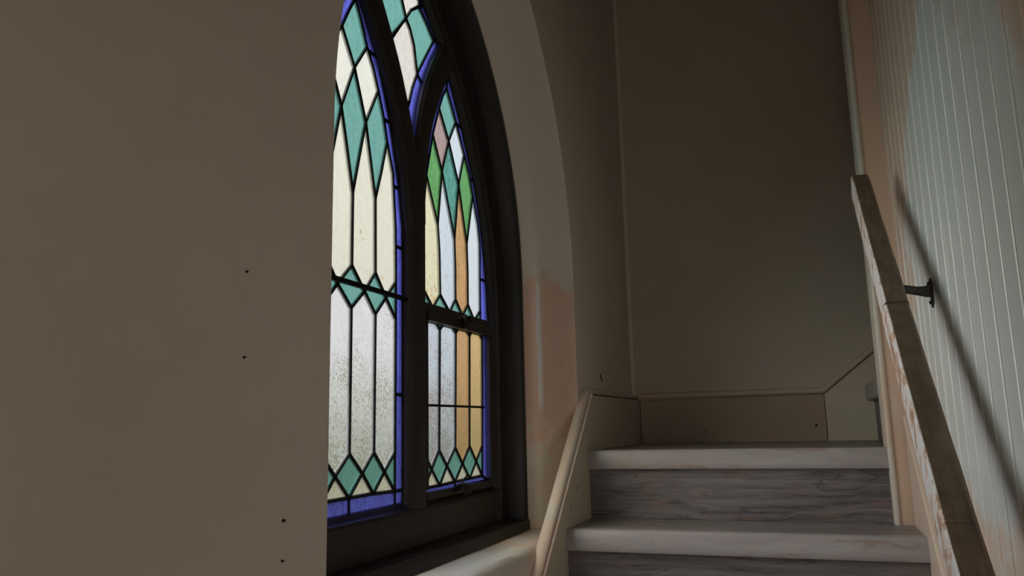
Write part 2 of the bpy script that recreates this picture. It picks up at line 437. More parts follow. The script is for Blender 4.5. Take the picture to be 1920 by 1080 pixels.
# rear wall with an unseen opening that lets sky light in
bm = bmesh.new()
bx(bm, WL-0.2, -0.3+0.0, YREAR-0.1, YREAR, FLOOR, CEIL) if False else None
bx(bm, WL-0.2, WL+0.0, YREAR-0.1, YREAR, FLOOR, CEIL); bx(bm, 0.88, WR+0.1, YREAR-0.1, YREAR, FLOOR, CEIL); bx(bm, WL, 0.88, YREAR-0.1, YREAR, 1.4, CEIL)
finish('wall_rear', bm, M_wall, None, 'structure')

# ------------------------------------------------------------------ beadboard wall: separate planks
bm = bmesh.new(); bx(bm, WR+0.012, WR+0.06, YREAR, YL, FLOOR, CEIL)
wr = finish('wall_right', bm, M_board, None, 'structure')
edges = [YL+0.005, .172, .085, 0.0, -.078, -.152, -.238, -.324, -.414, -.5, -.578, -.668, -.747, -.834, -.914, -.992, -1.072, -1.151]
y = edges[-1]
while y > YREAR+0.1:
    y -= 0.082; edges.append(y)
pm = {}
for i in range(len(edges)-1):
    w = round(edges[i]-edges[i+1], 4)
    if w not in pm:
        bm = bmesh.new()
        b = 0.006
        # tongue edge bevelled, then flat face, a quirk groove and a rounded bead along the near edge
        r = 0.0036
        q = [(r-0.0005-(r+0.0014)*math.sin(math.radians(t)), r+0.0006-r*math.cos(math.radians(t))) for t in (0, 25, 50, 75, 100, 125, 150, 180)]
        prism(bm, [(0.013, 0), (0.006, 0.0004)] + q + [(0.005, 2*r+0.0014), (0.0035, 2*r+0.0022), (0.0, 2*r+0.004), (0.0, w-0.003), (0.0035, w-0.0004), (0.013, w)], FLOOR, CEIL, 'z')
        bmesh.ops.recalc_face_normals(bm, faces=bm.faces)
        me = bpy.data.meshes.new('plank'); bm.to_mesh(me); bm.free(); me.materials.append(M_board); pm[w] = me
    o = bpy.data.objects.new('plank', pm[w]); COL.objects.link(o); o.parent = wr
    o.location = (WR+random.uniform(-.0006, .0006), edges[i+1], 0)

# ------------------------------------------------------------------ staircase (one built thing)
st = empty('staircase', (0.43, 0, 0), 'grey laminate staircase with bullnosed treads turning right at the landing', 'staircase')
def tread(x0, x1, ynose, z, depth, xn=None):
    xn = xn or x1
    t = box('tread', x0, x1, ynose+0.012, ynose+depth, z-0.03, z, M_tread, None, None, 0.001); keep(t, st)
    bm = bmesh.new()
    h = 0.055
    pr = [(ynose+0.040, z+0.0012), (ynose+0.0125, z+0.0012), (ynose+0.009, z-0.001), (ynose+0.0062, z-0.007), (ynose+0.0038, z-0.014), (ynose+0.0018, z-0.022), (ynose+0.0005, z-0.031), (ynose, z-0.040), (ynose+0.0004, z-h+0.006), (ynose+0.002, z-h+0.001), (ynose+0.006, z-h), (ynose+0.026, z-h), (ynose+0.026, z-0.002), (ynose+0.040, z-0.0008)]
    prism(bm, pr, x0, xn, 'x')
    n = finish('nosing', bm, M_nosing, None, smooth=True); n.parent = t; n.matrix_parent_inverse = t.matrix_world.inverted()
    n.matrix_parent_inverse = Matrix.Identity(4)
    return t
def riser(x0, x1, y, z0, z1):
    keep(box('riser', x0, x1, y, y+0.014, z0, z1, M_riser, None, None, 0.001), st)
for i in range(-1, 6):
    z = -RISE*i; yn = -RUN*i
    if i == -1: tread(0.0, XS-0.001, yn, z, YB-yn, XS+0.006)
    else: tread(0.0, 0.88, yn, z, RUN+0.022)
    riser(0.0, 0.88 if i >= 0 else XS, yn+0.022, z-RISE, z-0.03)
# upper flight climbing to the right behind the landing wall
st = empty('upper_staircase', (1.4, 0.7, RISE), 'shadowed upper flight of grey stairs starting behind the landing wall', 'staircase')
keep(box('landing_board', XS, 0.9, YL+0.113, YB, RISE-0.03, RISE, M_tread, None, None, 0.001), st)
for j in range(1, 6):
    xn = 0.846+RUN*(j-1); z = RISE+RISE*j
    b = box('tread', xn+0.012, xn+RUN+0.03, YL+0.113, YB, z-0.03, z, M_tread, None, None, 0.001); keep(b, st)
    bm = bmesh.new()
    h = 0.056
    prism(bm, [(xn+0.04, z+0.0012), (xn+0.008, z+0.0012), (xn+0.002, z-0.002), (xn, z-0.006), (xn, z-h+0.005), (xn+0.005, z-h), (xn+0.028, z-h), (xn+0.028, z-0.002)], YL+0.113, YB-0.001, 'y')
    n = finish('nosing', bm, M_nosing, b, smooth=True)
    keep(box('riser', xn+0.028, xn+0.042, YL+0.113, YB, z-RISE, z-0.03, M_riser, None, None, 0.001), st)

# ------------------------------------------------------------------ skirtings
SL = 0.87
def zl(yy): return 0.083+SL*yy           # top of left skirt
YK = (0.376-0.083)/SL                    # kink where the landing skirt turns level
bm = bmesh.new()
prism(bm, [(-1.95, zl(-1.95)), (YK-0.004, 0.3715), (YB+0.015, 0.3715), (YB+0.015, 0.0), (0.15, -0.25), (-1.95, -1.25-0.75)], WL, 0.0, 'x')
skl = finish('baseboard_left', bm, M_skirt, None, 'structure', 0.0015)
def cap_profile(sec):
    return sec
def sweep(name, path, frame, prof, m, parent, kind=None):
    """path: list of points; frame: list of (u,v) unit vectors per point; prof in (a,b)"""
    bm = bmesh.new()
    loft(bm, [[tuple(Vector(p)+Vector(u)*a+Vector(v)*b) for a, b in prof] for p, (u, v) in zip(path, frame)], True, True)
    return finish(name, bm, m, parent, kind, smooth=True)
ang = math.atan(SL)
X_ = (1, 0, 0); nS = (0, -math.sin(ang), math.cos(ang)); nm = (0, -math.sin(ang/2)/math.cos(ang/2), 1.0); Zv = (0, 0, 1)
CAPP = [(-0.004, 0.0), (0.0235, 0.0), (0.0265, 0.003), (0.0272, 0.007), (0.0255, 0.011), (0.020, 0.0145), (0.012, 0.016), (0.003, 0.0155), (-0.004, 0.0135)]
path = [(WL, -1.95, zl(-1.95)), (WL, YK, 0.376), (WL, YB+0.012, 0.376)]
sweep('cap_moulding', path, [(X_, nS), (X_, nm), (X_, Zv)], CAPP, M_trim, skl)
BEAD = [(0.0235, -0.006), (0.0235, 0.0015), (0.0262, 0.0025), (0.030, 0.0025), (0.033, 0.0008), (0.034, -0.002), (0.033, -0.005), (0.030, -0.007)]
sweep('bead_moulding', path[:2], [(X_, nS), (X_, nm)], BEAD, M_trim, skl)
# back skirting: level, then rising with the upper flight
XK = 0.703
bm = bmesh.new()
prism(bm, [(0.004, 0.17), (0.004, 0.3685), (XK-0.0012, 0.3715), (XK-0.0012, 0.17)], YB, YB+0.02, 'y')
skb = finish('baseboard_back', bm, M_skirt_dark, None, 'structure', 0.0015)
bm = bmesh.new()
prism(bm, [(XK+0.001, 0.17), (XK+0.001, 0.372), (2.5, 0.372+0.8*(2.5-XK)), (2.5, 0.17)], YB-0.001, YB+0.02, 'y')
finish('stringer_board', bm, M_skirt, skb, bevel=0.0015)
a2 = math.atan(0.8); Yn = (0, -1, 0)
n2 = (-math.sin(a2), 0, math.cos(a2)); nm2 = (-math.tan(a2/2), 0, 1.0)
sweep('cap_moulding', [(0.0, YB+0.02, 0.378), (XK, YB+0.02, 0.378), (2.5, YB+0.02, 0.378+0.8*(2.5-XK))], [(Yn, Zv), (Yn, nm2), (Yn, n2)],
      [(-0.002, 0), (0.024, 0), (0.027, 0.004), (0.027, 0.009), (0.023, 0.016), (0.014, 0.021), (-0.002, 0.022)], M_trim, skb)
# right skirting with cap bead
def zr_(yy): return 0.087+0.79*yy
bm = bmesh.new()
prism(bm, [(-1.9, zr_(-1.9)), (YL-0.012, zr_(YL-0.012)), (YL-0.012, -0.3), (-1.9, -1.95)], 0.88, WR+0.004, 'x')
skr = finish('baseboard_right', bm, M_trim, None, 'structure', 0.0015)
a3 = math.atan(0.79); n3 = (0, -math.sin(a3), math.cos(a3)); Xm = (-1, 0, 0)
sweep('cap_moulding', [(WR+0.002, -1.9, zr_(-1.9)), (WR+0.002, YL-0.011, zr_(YL-0.011))], [(Xm, n3), (Xm, n3)],
      [(0, 0), (0.024, 0), (0.0285, 0.003), (0.0295, 0.008), (0.026, 0.013), (0.014, 0.016), (0, 0.016)], M_trim, skr)
sweep('bead_moulding', [(WR+0.002, -1.9, zr_(-1.9)), (WR+0.002, YL-0.011, zr_(YL-0.011))], [(Xm, n3), (Xm, n3)],
      [(0.0245, -0.006), (0.0275, -0.008), (0.029, -0.013), (0.0275, -0.018), (0.0245, -0.020)], M_trim, skr)

# ------------------------------------------------------------------ handrail
hr = empty('handrail', (0.82, -0.5, 0.45), 'worn brown wooden handrail on a metal bracket, chipped white paint along its side', 'handrail')
HX0, HX1, HC, HT = 0.795, 0.838, 0.88, 0.088
def rail(y0, y1, lift, endcap):
    bm = bmesh.new()
    a = math.atan(0.79); r = 0.006
    w = HX1-HX0; t = HT*math.cos(a)
    sec = []
    def corner(cx, cz, a0, rr, n=4):
        for i in range(n+1):
            q = math.radians(a0+90*i/n); sec.append((cx+rr*math.cos(q), cz+rr*math.sin(q)))
    corner(w-r*1.4, -r*1.4, 0, r*1.4); corner(r, -r, 90, r); corner(r, -t+r, 180, r); corner(w-r, -t+r, 270, r)
    d = Vector((0, math.cos(a), math.sin(a))); n = Vector((0, -math.sin(a), math.cos(a)))
    P0 = Vector((HX0, y0, HC+0.79*y0)); P1 = Vector((HX0, y1, HC+0.79*y1)); L = (P1-P0).length
    c = Vector((w/2, -t/2))
    st_ = [(0, 1.0)]
    m = 10
    for i in range(1, m+1): st_.append((L*i/m-(0.014 if (endcap and i == m) else 0), 1.0))
    if endcap: st_ += [(L-0.006, 0.93), (L-0.001, 0.8), (L, 0.66)]
    rings = []
    rnd = random.Random(11)
    for s, k in st_:
        wob = rnd.uniform(-.0007, .0007)
        rings.append([tuple(P0+d*s+Vector((1, 0, 0))*(c.x+(x-c.x)*k+wob)+n*(c.y+(z-c.y)*k+lift)) for x, z in sec])
    loft(bm, rings, True, True)
    bm.normal_update(); bmesh.ops.recalc_face_normals(bm, faces=bm.faces)
    for f in bm.faces: f.material_index = 1 if f.normal.x < -0.5 else (2 if (0.25 < f.normal.x < 0.96 and f.normal.z > 0.1) else 0)
    o = finish('rail', bm, [M_rail, M_railside, M_railedge], None, smooth=True); keep(o, hr); return o
rail(-0.487, 0.03, 0.0015, True)
rail(-0.93, -0.489, -0.0012, False)
rail(-1.75, -0.932, 0.0005, False)
def bracket(yb, zb):
    bm = bmesh.new()
    pr = [(yb-0.010, zb-0.024), (yb-0.005, zb-0.031), (yb+0.004, zb-0.031), (yb+0.008, zb-0.022), (yb+0.010, zb+0.02), (yb+0.008, zb+0.03), (yb-0.006, zb+0.03), (yb-0.011, zb+0.02)]
    prism(bm, pr, WR-0.006, WR+0.002, 'x')
    pl = finish('bracket', bm, M_bracket, None, bevel=0.002); keep(pl, hr)
    bm = bmesh.new()
    C = [(WR-0.004, yb, zb+0.008, .017), (WR-0.014, yb, zb+0.003, .011), (WR-0.03, yb, zb+0.006, .009), (WR-0.055, yb, zb+0.012, .0085), (0.824, yb, HC-HT+0.79*yb+0.004, .0085)]
    loft(bm, [[(x, y_-0.006, z_-h), (x, y_+0.006, z_-h), (x, y_+0.006, z_+h), (x, y_-0.006, z_+h)] for x, y_, z_, h in C], True, True)
    o = finish('bracket_arm', bm, M_bracket, None, bevel=0.002, smooth=True); o.parent = pl
    bm = bmesh.new(); bx(bm, HX0+0.006, HX1-0.006, yb-0.03, yb+0.04, 0, 0.003)
    for v in bm.verts: v.co.z += HC-HT-0.002+0.79*v.co.y
    o = finish('bracket_saddle', bm, M_bracket, None); o.parent = pl
    for dz in (-0.02, 0.02):
        bm = bmesh.new(); bmesh.ops.create_cone(bm, cap_ends=True, segments=10, radius1=.004, radius2=.003, depth=.004, matrix=Matrix.Translation((WR-0.008, yb-0.001, zb+dz)) @ Matrix.Rotation(math.radians(-90), 4, 'Y'))
        o = finish('screw', bm, M_bracket, None); o.parent = pl
bracket(-0.312, 0.532)
bracket(-1.5, -0.375)

# ------------------------------------------------------------------ stained glass window
win = empty('window_1', (0, 0, 0), kind='structure')
GX = -0.2
GLL = (-0.987, -0.003, 0.614, 0.984); CAS = (0.085, -0.86, 0.70, 0.945); GLS = (-0.0455, -1.028, 0.552, 0.982)
def fring(u, zb):
    yr, c, z, r = lerp(CAS, GLS, u)
    l = lerp((2*YC-CAS[0], 2*YC-CAS[1], CAS[2], CAS[3]), GLL, u)
    return arch(l+(yr, c, z, r), zb)
def outer_frame():
    prof = [(0.0, -0.2065), (0.0, -0.142), (0.03, -0.134), (0.11, -0.132), (0.14, -0.138), (0.17, -0.136), (0.20, -0.144), (0.235, -0.182), (0.30, -0.186), (0.70, -0.187), (0.735, -0.180), (0.78, -0.176), (0.82, -0.180), (0.86, -0.184), (0.90, -0.184), (0.97, -0.198), (1.02, -0.2035), (1.02, -0.2065)]
    bm = bmesh.new()
    loft(bm, [[(X, y, z) for y, z in fring(u, -0.02)] for u, X in prof])
    return finish('outer_frame', bm, M_frame, win, smooth=True)
outer_frame()
def yprof(name, pr, y0, y1, m=M_frame, smooth=True):
    bm = bmesh.new(); prism(bm, pr, 0, 1, 'y')
    for v in bm.verts: v.co.y = y0 if v.co.y < 0.5 else y1
    return finish(name, bm, m, win, smooth=smooth)
YF0, YF1 = 2*YC-0.085+0.006, 0.085-0.006
yprof('bottom_casing', [(-0.22, -0.03), (-0.130, -0.03), (-0.1285, -0.026), (-0.1285, 0.012), (-0.132, 0.0165), (-0.142, 0.018), (-0.146, 0.0155), (-0.158, 0.0165), (-0.164, 0.020), (-0.176, 0.022), (-0.186, 0.026), (-0.22, 0.026)], YF0, YF1)
yprof('bottom_rail', [(-0.22, 0.02), (-0.186, 0.02), (-0.186, 0.098), (-0.179, 0.100), (-0.1765, 0.1035), (-0.179, 0.107), (-0.186, 0.109), (-0.190, 0.113), (-0.194, 0.118), (-0.199, 0.1225), (-0.2065, 0.1235)], 2*YC-0.03, 0.03)
MPROF = [(0.050, -0.206), (0.050, -0.202), (0.046, -0.196), (0.043, -0.188), (0.037, -0.186), (0.033, -0.183), (0.030, -0.1795), (0.020, -0.178), (-0.020, -0.178), (-0.030, -0.1795), (-0.033, -0.183), (-0.037, -0.186), (-0.043, -0.188), (-0.046, -0.196), (-0.050, -0.202), (-0.050, -0.206)]
def bar(name, pts, widths, parent, prof=MPROF, sub=6, dx=0.0):
    # Catmull-Rom through (y,z) points, section kept square to the path
    P = [Vector(p) for p in pts]; Q = [P[0]*2-P[1]]+P+[P[-1]*2-P[-2]]; Wd = [widths[0]]+list(widths)+[widths[-1]]
    C = []; K = []
    for i in range(1, len(Q)-2):
        for s in range(sub):
            t = s/sub; a, b, c, d = Q[i-1:i+3]
            C.append(0.5*((2*b)+(c-a)*t+(2*a-5*b+4*c-d)*t*t+(3*b-a-3*c+d)*t**3)); K.append(Wd[i]*(1-t)+Wd[i+1]*t)
    C.append(P[-1]); K.append(widths[-1])
    rings = []
    for i, c in enumerate(C):
        tg = (C[min(i+1, len(C)-1)]-C[max(i-1, 0)]).normalized(); nn = Vector((tg.y, -tg.x))
        rings.append([(x+dx, c.x+nn.x*a*K[i], c.y+nn.y*a*K[i]) for a, x in prof])
    bm = bmesh.new(); loft(bm, rings, True, True)
    return finish(name, bm, M_frame, parent, smooth=True)
bar('mullion', [(YC, 0.100), (YC, 0.4), (YC, 0.7), (YC, 0.80)], [1, 1, 1, 1], win)
TPROF = [(0.039, -0.2055), (0.039, -0.201), (0.037, -0.194), (0.036, -0.188), (0.033, -0.186), (0.031, -0.182), (0.028, -0.1792), (0.018, -0.178), (-0.018, -0.178), (-0.028, -0.1792), (-0.031, -0.182), (-0.033, -0.186), (-0.036, -0.188), (-0.037, -0.194), (-0.039, -0.201), (-0.039, -0.2055)]
bar('tracery_bar', [(YC-0.003, 0.74), (-0.526, 0.80), (-0.547, 0.90), (-0.583, 1.0), (-0.634, 1.1), (-0.704, 1.2), (-0.755, 1.26), (-0.80, 1.31)], [1.2, 1.15, 1.05, 1.05, 1.1, 1.15, 1.15, 1.15], win, TPROF, dx=0.0006)
bar('tracery_bar', [(YC+0.003, 0.76), (-0.503, 0.84), (-0.492, 0.92), (-0.470, 1.01), (-0.441, 1.083), (-0.408, 1.145), (-0.372, 1.203), (-0.33, 1.26)], [0.95, 0.9, 0.9, 0.95, 1.05, 1.1, 1.1, 1.1], win, TPROF, dx=0.0012)

LEFT_PANES=[('teal',[(-0.769,1.1963),(-0.7441,1.1545),(-0.7188,1.1067),(-0.769,1.0367),(-0.8192,1.1067),(-0.7939,1.1545)]),('cream',[(-0.769,1.0367),(-0.7188,1.1067),(-0.692,1.0697),(-0.6693,1.0256),(-0.7212,0.9317)]),('cream',[(-0.8168,0.9317),(-0.8687,1.0256),(-0.846,1.0697),(-0.8192,1.1067),(-0.769,1.0367)]),('teal',[(-0.769,1.0367),(-0.7212,0.9317),(-0.7402,0.8663),(-0.7558,0.8098),(-0.769,0.7616),(-0.7822,0.8098),(-0.7978,0.8663),(-0.8168,0.9317)]),('teal',[(-0.7212,0.9317),(-0.6693,1.0256),(-0.6474,0.9766),(-0.629,0.9199),(-0.655,0.8367),(-0.6786,0.7724),(-0.6984,0.8476)]),('teal',[(-0.8396,0.8476),(-0.8594,0.7724),(-0.883,0.8367),(-0.909,0.9199),(-0.8906,0.9766),(-0.8687,1.0256),(-0.8168,0.9317)]),('cream2',[(-0.7212,0.9317),(-0.6984,0.8476),(-0.6786,0.7724),(-0.6756,0.6096),(-0.7187,0.5626),(-0.769,0.6085),(-0.769,0.7616),(-0.7558,0.8098),(-0.7402,0.8663)]),('cream2',[(-0.7978,0.8663),(-0.7822,0.8098),(-0.769,0.7616),(-0.769,0.6085),(-0.8193,0.5626),(-0.8624,0.6096),(-0.8594,0.7724),(-0.8396,0.8476),(-0.8168,0.9317)]),('cream2',[(-0.629,0.9199),(-0.6017,0.8528),(-0.5891,0.7295),(-0.5867,0.6375),(-0.5865,0.6046),(-0.6302,0.5619),(-0.6756,0.6096),(-0.6786,0.7724),(-0.655,0.8367)]),('cream2',[(-0.883,0.8367),(-0.8594,0.7724),(-0.8624,0.6096),(-0.9078,0.5619),(-0.9515,0.6046),(-0.9513,0.6375),(-0.9489,0.7295),(-0.9363,0.8528),(-0.909,0.9199)]),('teal',[(-0.769,0.6085),(-0.7187,0.5626),(-0.769,0.5211),(-0.8193,0.5626)]),('teal',[(-0.6756,0.6096),(-0.6302,0.5619),(-0.6746,0.52),(-0.7187,0.5626)]),('teal',[(-0.8193,0.5626),(-0.8634,0.52),(-0.9078,0.5619),(-0.8624,0.6096)]),('teal',[(-0.5865,0.6046),(-0.5863,0.5203),(-0.6302,0.5619)]),('teal',[(-0.9078,0.5619),(-0.9517,0.5203),(-0.9515,0.6046)]),('clear',[(-0.7187,0.5626),(-0.6746,0.52),(-0.6761,0.2336),(-0.7204,0.1942),(-0.769,0.2339),(-0.769,0.5211)]),('clear',[(-0.769,0.5211),(-0.769,0.2339),(-0.8176,0.1942),(-0.8619,0.2336),(-0.8634,0.52),(-0.8193,0.5626)]),('clear',[(-0.6302,0.5619),(-0.5863,0.5203),(-0.5877,0.2302),(-0.6322,0.192),(-0.6761,0.2336),(-0.6746,0.52)]),('clear',[(-0.8634,0.52),(-0.8619,0.2336),(-0.9058,0.192),(-0.9503,0.2302),(-0.9517,0.5203),(-0.9078,0.5619)]),('teal',[(-0.769,0.2339),(-0.7204,0.1942),(-0.769,0.151),(-0.8176,0.1942)]),('teal',[(-0.6761,0.2336),(-0.6322,0.192),(-0.6771,0.1513),(-0.7204,0.1942)]),('teal',[(-0.8176,0.1942),(-0.8609,0.1513),(-0.9058,0.192),(-0.8619,0.2336)]),('teal',[(-0.5877,0.2302),(-0.5883,0.1487),(-0.6322,0.192)]),('teal',[(-0.9058,0.192),(-0.9497,0.1487),(-0.9503,0.2302)]),('cream3',[(-0.7204,0.1942),(-0.6771,0.1513),(-0.769,0.151)]),('cream3',[(-0.769,0.151),(-0.8609,0.1513),(-0.8176,0.1942)]),('cream3',[(-0.6322,0.192),(-0.5883,0.1487),(-0.6771,0.1513)]),('cream3',[(-0.8609,0.1513),(-0.9497,0.1487),(-0.9058,0.192)]),('blue',[(-0.769,0.151),(-0.6771,0.1513),(-0.5883,0.1487),(-0.588,0.114),(-0.769,0.1129)]),('blue',[(-0.769,0.1129),(-0.95,0.114),(-0.9497,0.1487),(-0.8609,0.1513),(-0.769,0.151)]),('blue',[(-0.5883,0.1487),(-0.5544,0.1488),(-0.5542,0.114),(-0.588,0.114)]),('blue',[(-0.95,0.114),(-0.9838,0.114),(-0.9836,0.1488),(-0.9497,0.1487)]),('blue',[(-0.7705,1.2384),(-0.746,1.2001),(-0.6806,1.1067),(-0.6779,1.1011),(-0.7147,1.1011),(-0.7188,1.1067),(-0.7441,1.1545),(-0.7695,1.1963)]),('blue',[(-0.7685,1.1963),(-0.7939,1.1545),(-0.8192,1.1067),(-0.8233,1.1011),(-0.8601,1.1011),(-0.8574,1.1067),(-0.792,1.2001),(-0.7675,1.2384)]),('blue',[(-0.6779,1.1011),(-0.6482,1.0401),(-0.6183,0.9709),(-0.6174,0.9682),(-0.6447,0.9682),(-0.6474,0.9766),(-0.6693,1.0256),(-0.692,1.0697),(-0.7147,1.1011)]),('blue',[(-0.8233,1.1011),(-0.846,1.0697),(-0.8687,1.0256),(-0.8906,0.9766),(-0.8933,0.9682),(-0.9206,0.9682),(-0.9197,0.9709),(-0.8898,1.0401),(-0.8601,1.1011)]),('blue',[(-0.6174,0.9682),(-0.5928,0.8925),(-0.5748,0.8289),(-0.5739,0.8242),(-0.5988,0.8242),(-0.6017,0.8528),(-0.629,0.9199),(-0.6447,0.9682)]),('blue',[(-0.8933,0.9682),(-0.909,0.9199),(-0.9363,0.8528),(-0.9392,0.8242),(-0.9641,0.8242),(-0.9632,0.8289),(-0.9452,0.8925),(-0.9206,0.9682)]),('blue',[(-0.5739,0.8242),(-0.5575,0.7368),(-0.5567,0.6861),(-0.588,0.6861),(-0.5891,0.7295),(-0.5988,0.8242)]),('blue',[(-0.9392,0.8242),(-0.9489,0.7295),(-0.95,0.6861),(-0.9813,0.6861),(-0.9805,0.7368),(-0.9641,0.8242)]),('blue',[(-0.5567,0.6861),(-0.5561,0.6431),(-0.5558,0.5702),(-0.5864,0.5702),(-0.5865,0.6046),(-0.5867,0.6375),(-0.588,0.6861)]),('blue',[(-0.95,0.6861),(-0.9513,0.6375),(-0.9515,0.6046),(-0.9516,0.5702),(-0.9822,0.5702),(-0.9819,0.6431),(-0.9813,0.6861)]),('blue',[(-0.5558,0.5702),(-0.555,0.4015),(-0.5549,0.3542),(-0.587,0.3542),(-0.5867,0.3998),(-0.5863,0.5203),(-0.5864,0.5702)]),('blue',[(-0.9516,0.5702),(-0.9517,0.5203),(-0.9513,0.3998),(-0.951,0.3542),(-0.9831,0.3542),(-0.983,0.4015),(-0.9822,0.5702)]),('blue',[(-0.5549,0.3542),(-0.5544,0.1488),(-0.5883,0.1487),(-0.5877,0.2302),(-0.587,0.3542)]),('blue',[(-0.951,0.3542),(-0.9503,0.2302),(-0.9497,0.1487),(-0.9836,0.1488),(-0.9831,0.3542)])]
RIGHT_PANES=[('teal',[(-0.3119,1.1796),(-0.2841,1.145),(-0.2528,1.1046),(-0.2999,1.0338),(-0.3575,1.1057),(-0.3376,1.1434)]),('pink',[(-0.3575,1.1057),(-0.2999,1.0338),(-0.3434,0.9366),(-0.3961,1.02)]),('paleblue',[(-0.2528,1.1046),(-0.2265,1.0692),(-0.1987,1.0288),(-0.2388,0.9312),(-0.2999,1.0338)]),('green',[(-0.3961,1.02),(-0.3434,0.9366),(-0.3699,0.7875),(-0.4331,0.8996)]),('deepteal',[(-0.2999,1.0338),(-0.2388,0.9312),(-0.269,0.772),(-0.3434,0.9366)]),('green',[(-0.1987,1.0288),(-0.1668,0.9825),(-0.1431,0.924),(-0.1886,0.7754),(-0.2388,0.9312)]),('yellow',[(-0.4331,0.8996),(-0.3699,0.7875),(-0.3613,0.7214),(-0.3582,0.6096),(-0.4002,0.5701),(-0.4521,0.6098),(-0.4511,0.7965)]),('paleblue',[(-0.3434,0.9366),(-0.269,0.772),(-0.2657,0.6976),(-0.2663,0.6105),(-0.3032,0.5719),(-0.3582,0.6096),(-0.3613,0.7214),(-0.3699,0.7875)]),('amber',[(-0.2388,0.9312),(-0.1886,0.7754),(-0.1848,0.6975),(-0.1858,0.6074),(-0.2221,0.5723),(-0.2663,0.6105),(-0.2657,0.6976),(-0.269,0.772)]),('white',[(-0.1431,0.924),(-0.1092,0.8513),(-0.0969,0.7954),(-0.0993,0.6726),(-0.1005,0.6008),(-0.1433,0.5686),(-0.1858,0.6074),(-0.1848,0.6975),(-0.1886,0.7754)]),('teal',[(-0.4521,0.6098),(-0.4002,0.5701),(-0.4523,0.5697)]),('teal',[(-0.3582,0.6096),(-0.3032,0.5719),(-0.4002,0.5701)]),('teal',[(-0.2663,0.6105),(-0.2221,0.5723),(-0.3032,0.5719)]),('teal',[(-0.1858,0.6074),(-0.1433,0.5686),(-0.2221,0.5723)]),('teal',[(-0.1005,0.6008),(-0.1018,0.569),(-0.1433,0.5686)]),('blue',[(-0.302,1.2222),(-0.2698,1.1738),(-0.2181,1.1016),(-0.2506,1.1016),(-0.2528,1.1046),(-0.2841,1.145),(-0.3119,1.1796)]),('blue',[(-0.2181,1.1016),(-0.216,1.0986),(-0.1393,0.97),(-0.1617,0.97),(-0.1668,0.9825),(-0.1987,1.0288),(-0.2265,1.0692),(-0.2506,1.1016)]),('blue',[(-0.1393,0.97),(-0.1378,0.9675),(-0.0964,0.8695),(-0.0704,0.7647),(-0.0577,0.6932),(-0.0989,0.6932),(-0.0969,0.7954),(-0.1092,0.8513),(-0.1431,0.924),(-0.1617,0.97)]),('blue',[(-0.0577,0.6932),(-0.0542,0.6736),(-0.0462,0.5815),(-0.0467,0.5691),(-0.1018,0.569),(-0.1005,0.6008),(-0.0993,0.6726),(-0.0989,0.6932)]),('blue',[(-0.302,1.2222),(-0.3337,1.1857),(-0.389,1.1037),(-0.4263,1.0249),(-0.4485,0.9544),(-0.4163,0.9544),(-0.3961,1.02),(-0.3575,1.1057),(-0.3376,1.1434),(-0.3119,1.1796)]),('blue',[(-0.4485,0.9544),(-0.4677,0.8933),(-0.4903,0.7866),(-0.4904,0.7253),(-0.4515,0.7253),(-0.4511,0.7965),(-0.4331,0.8996),(-0.4163,0.9544)]),('blue',[(-0.4904,0.7253),(-0.4907,0.6038),(-0.4907,0.5695),(-0.4523,0.5697),(-0.4521,0.6098),(-0.4515,0.7253)])]
HOPPER_PANES=[('paleblue2',[(-0.4442,0.5192),(-0.401,0.5503),(-0.3613,0.5206),(-0.3696,0.2269),(-0.411,0.1841),(-0.4461,0.2212)]),('cream3',[(-0.411,0.1841),(-0.3682,0.1442),(-0.4482,0.1443)]),('paleblue2',[(-0.3613,0.5206),(-0.3155,0.5525),(-0.2664,0.522),(-0.2764,0.2302),(-0.3262,0.1882),(-0.3696,0.2269)]),('cream3',[(-0.3262,0.1882),(-0.2806,0.1463),(-0.3682,0.1442)]),('amber2',[(-0.2664,0.522),(-0.2225,0.555),(-0.1769,0.5232),(-0.1869,0.2314),(-0.2326,0.1885),(-0.2764,0.2302)]),('cream3',[(-0.2326,0.1885),(-0.1885,0.1486),(-0.2806,0.1463)]),('yellow2',[(-0.1769,0.5232),(-0.1326,0.5565),(-0.0893,0.5221),(-0.0999,0.2307),(-0.1436,0.1904),(-0.1869,0.2314)]),('cream3',[(-0.1436,0.1904),(-0.1032,0.1494),(-0.1885,0.1486)]),('teal',[(-0.4442,0.5192),(-0.4441,0.545),(-0.401,0.5503)]),('white',[(-0.401,0.5503),(-0.3155,0.5525),(-0.3613,0.5206)]),('teal',[(-0.3155,0.5525),(-0.2225,0.555),(-0.2664,0.522)]),('teal',[(-0.2225,0.555),(-0.1326,0.5565),(-0.1769,0.5232)]),('teal',[(-0.1326,0.5565),(-0.0879,0.5569),(-0.0893,0.5221)]),('teal',[(-0.4461,0.2212),(-0.411,0.1841),(-0.4482,0.1443)]),('teal',[(-0.3696,0.2269),(-0.3262,0.1882),(-0.3682,0.1442),(-0.411,0.1841)]),('teal',[(-0.2764,0.2302),(-0.2326,0.1885),(-0.2806,0.1463),(-0.3262,0.1882)]),('teal',[(-0.1869,0.2314),(-0.1436,0.1904),(-0.1885,0.1486),(-0.2326,0.1885)]),('teal',[(-0.0999,0.2307),(-0.1032,0.1494),(-0.1436,0.1904)]),('blue',[(-0.0878,0.56),(-0.043,0.5618),(-0.062,0.1353),(-0.1032,0.1494)]),('blue',[(-0.4482,0.1443),(-0.3682,0.1442),(-0.2806,0.1463),(-0.2809,0.1318),(-0.4521,0.1256)]),('blue',[(-0.2806,0.1463),(-0.1885,0.1486),(-0.1032,0.1494),(-0.062,0.1353),(-0.2809,0.1318)])]
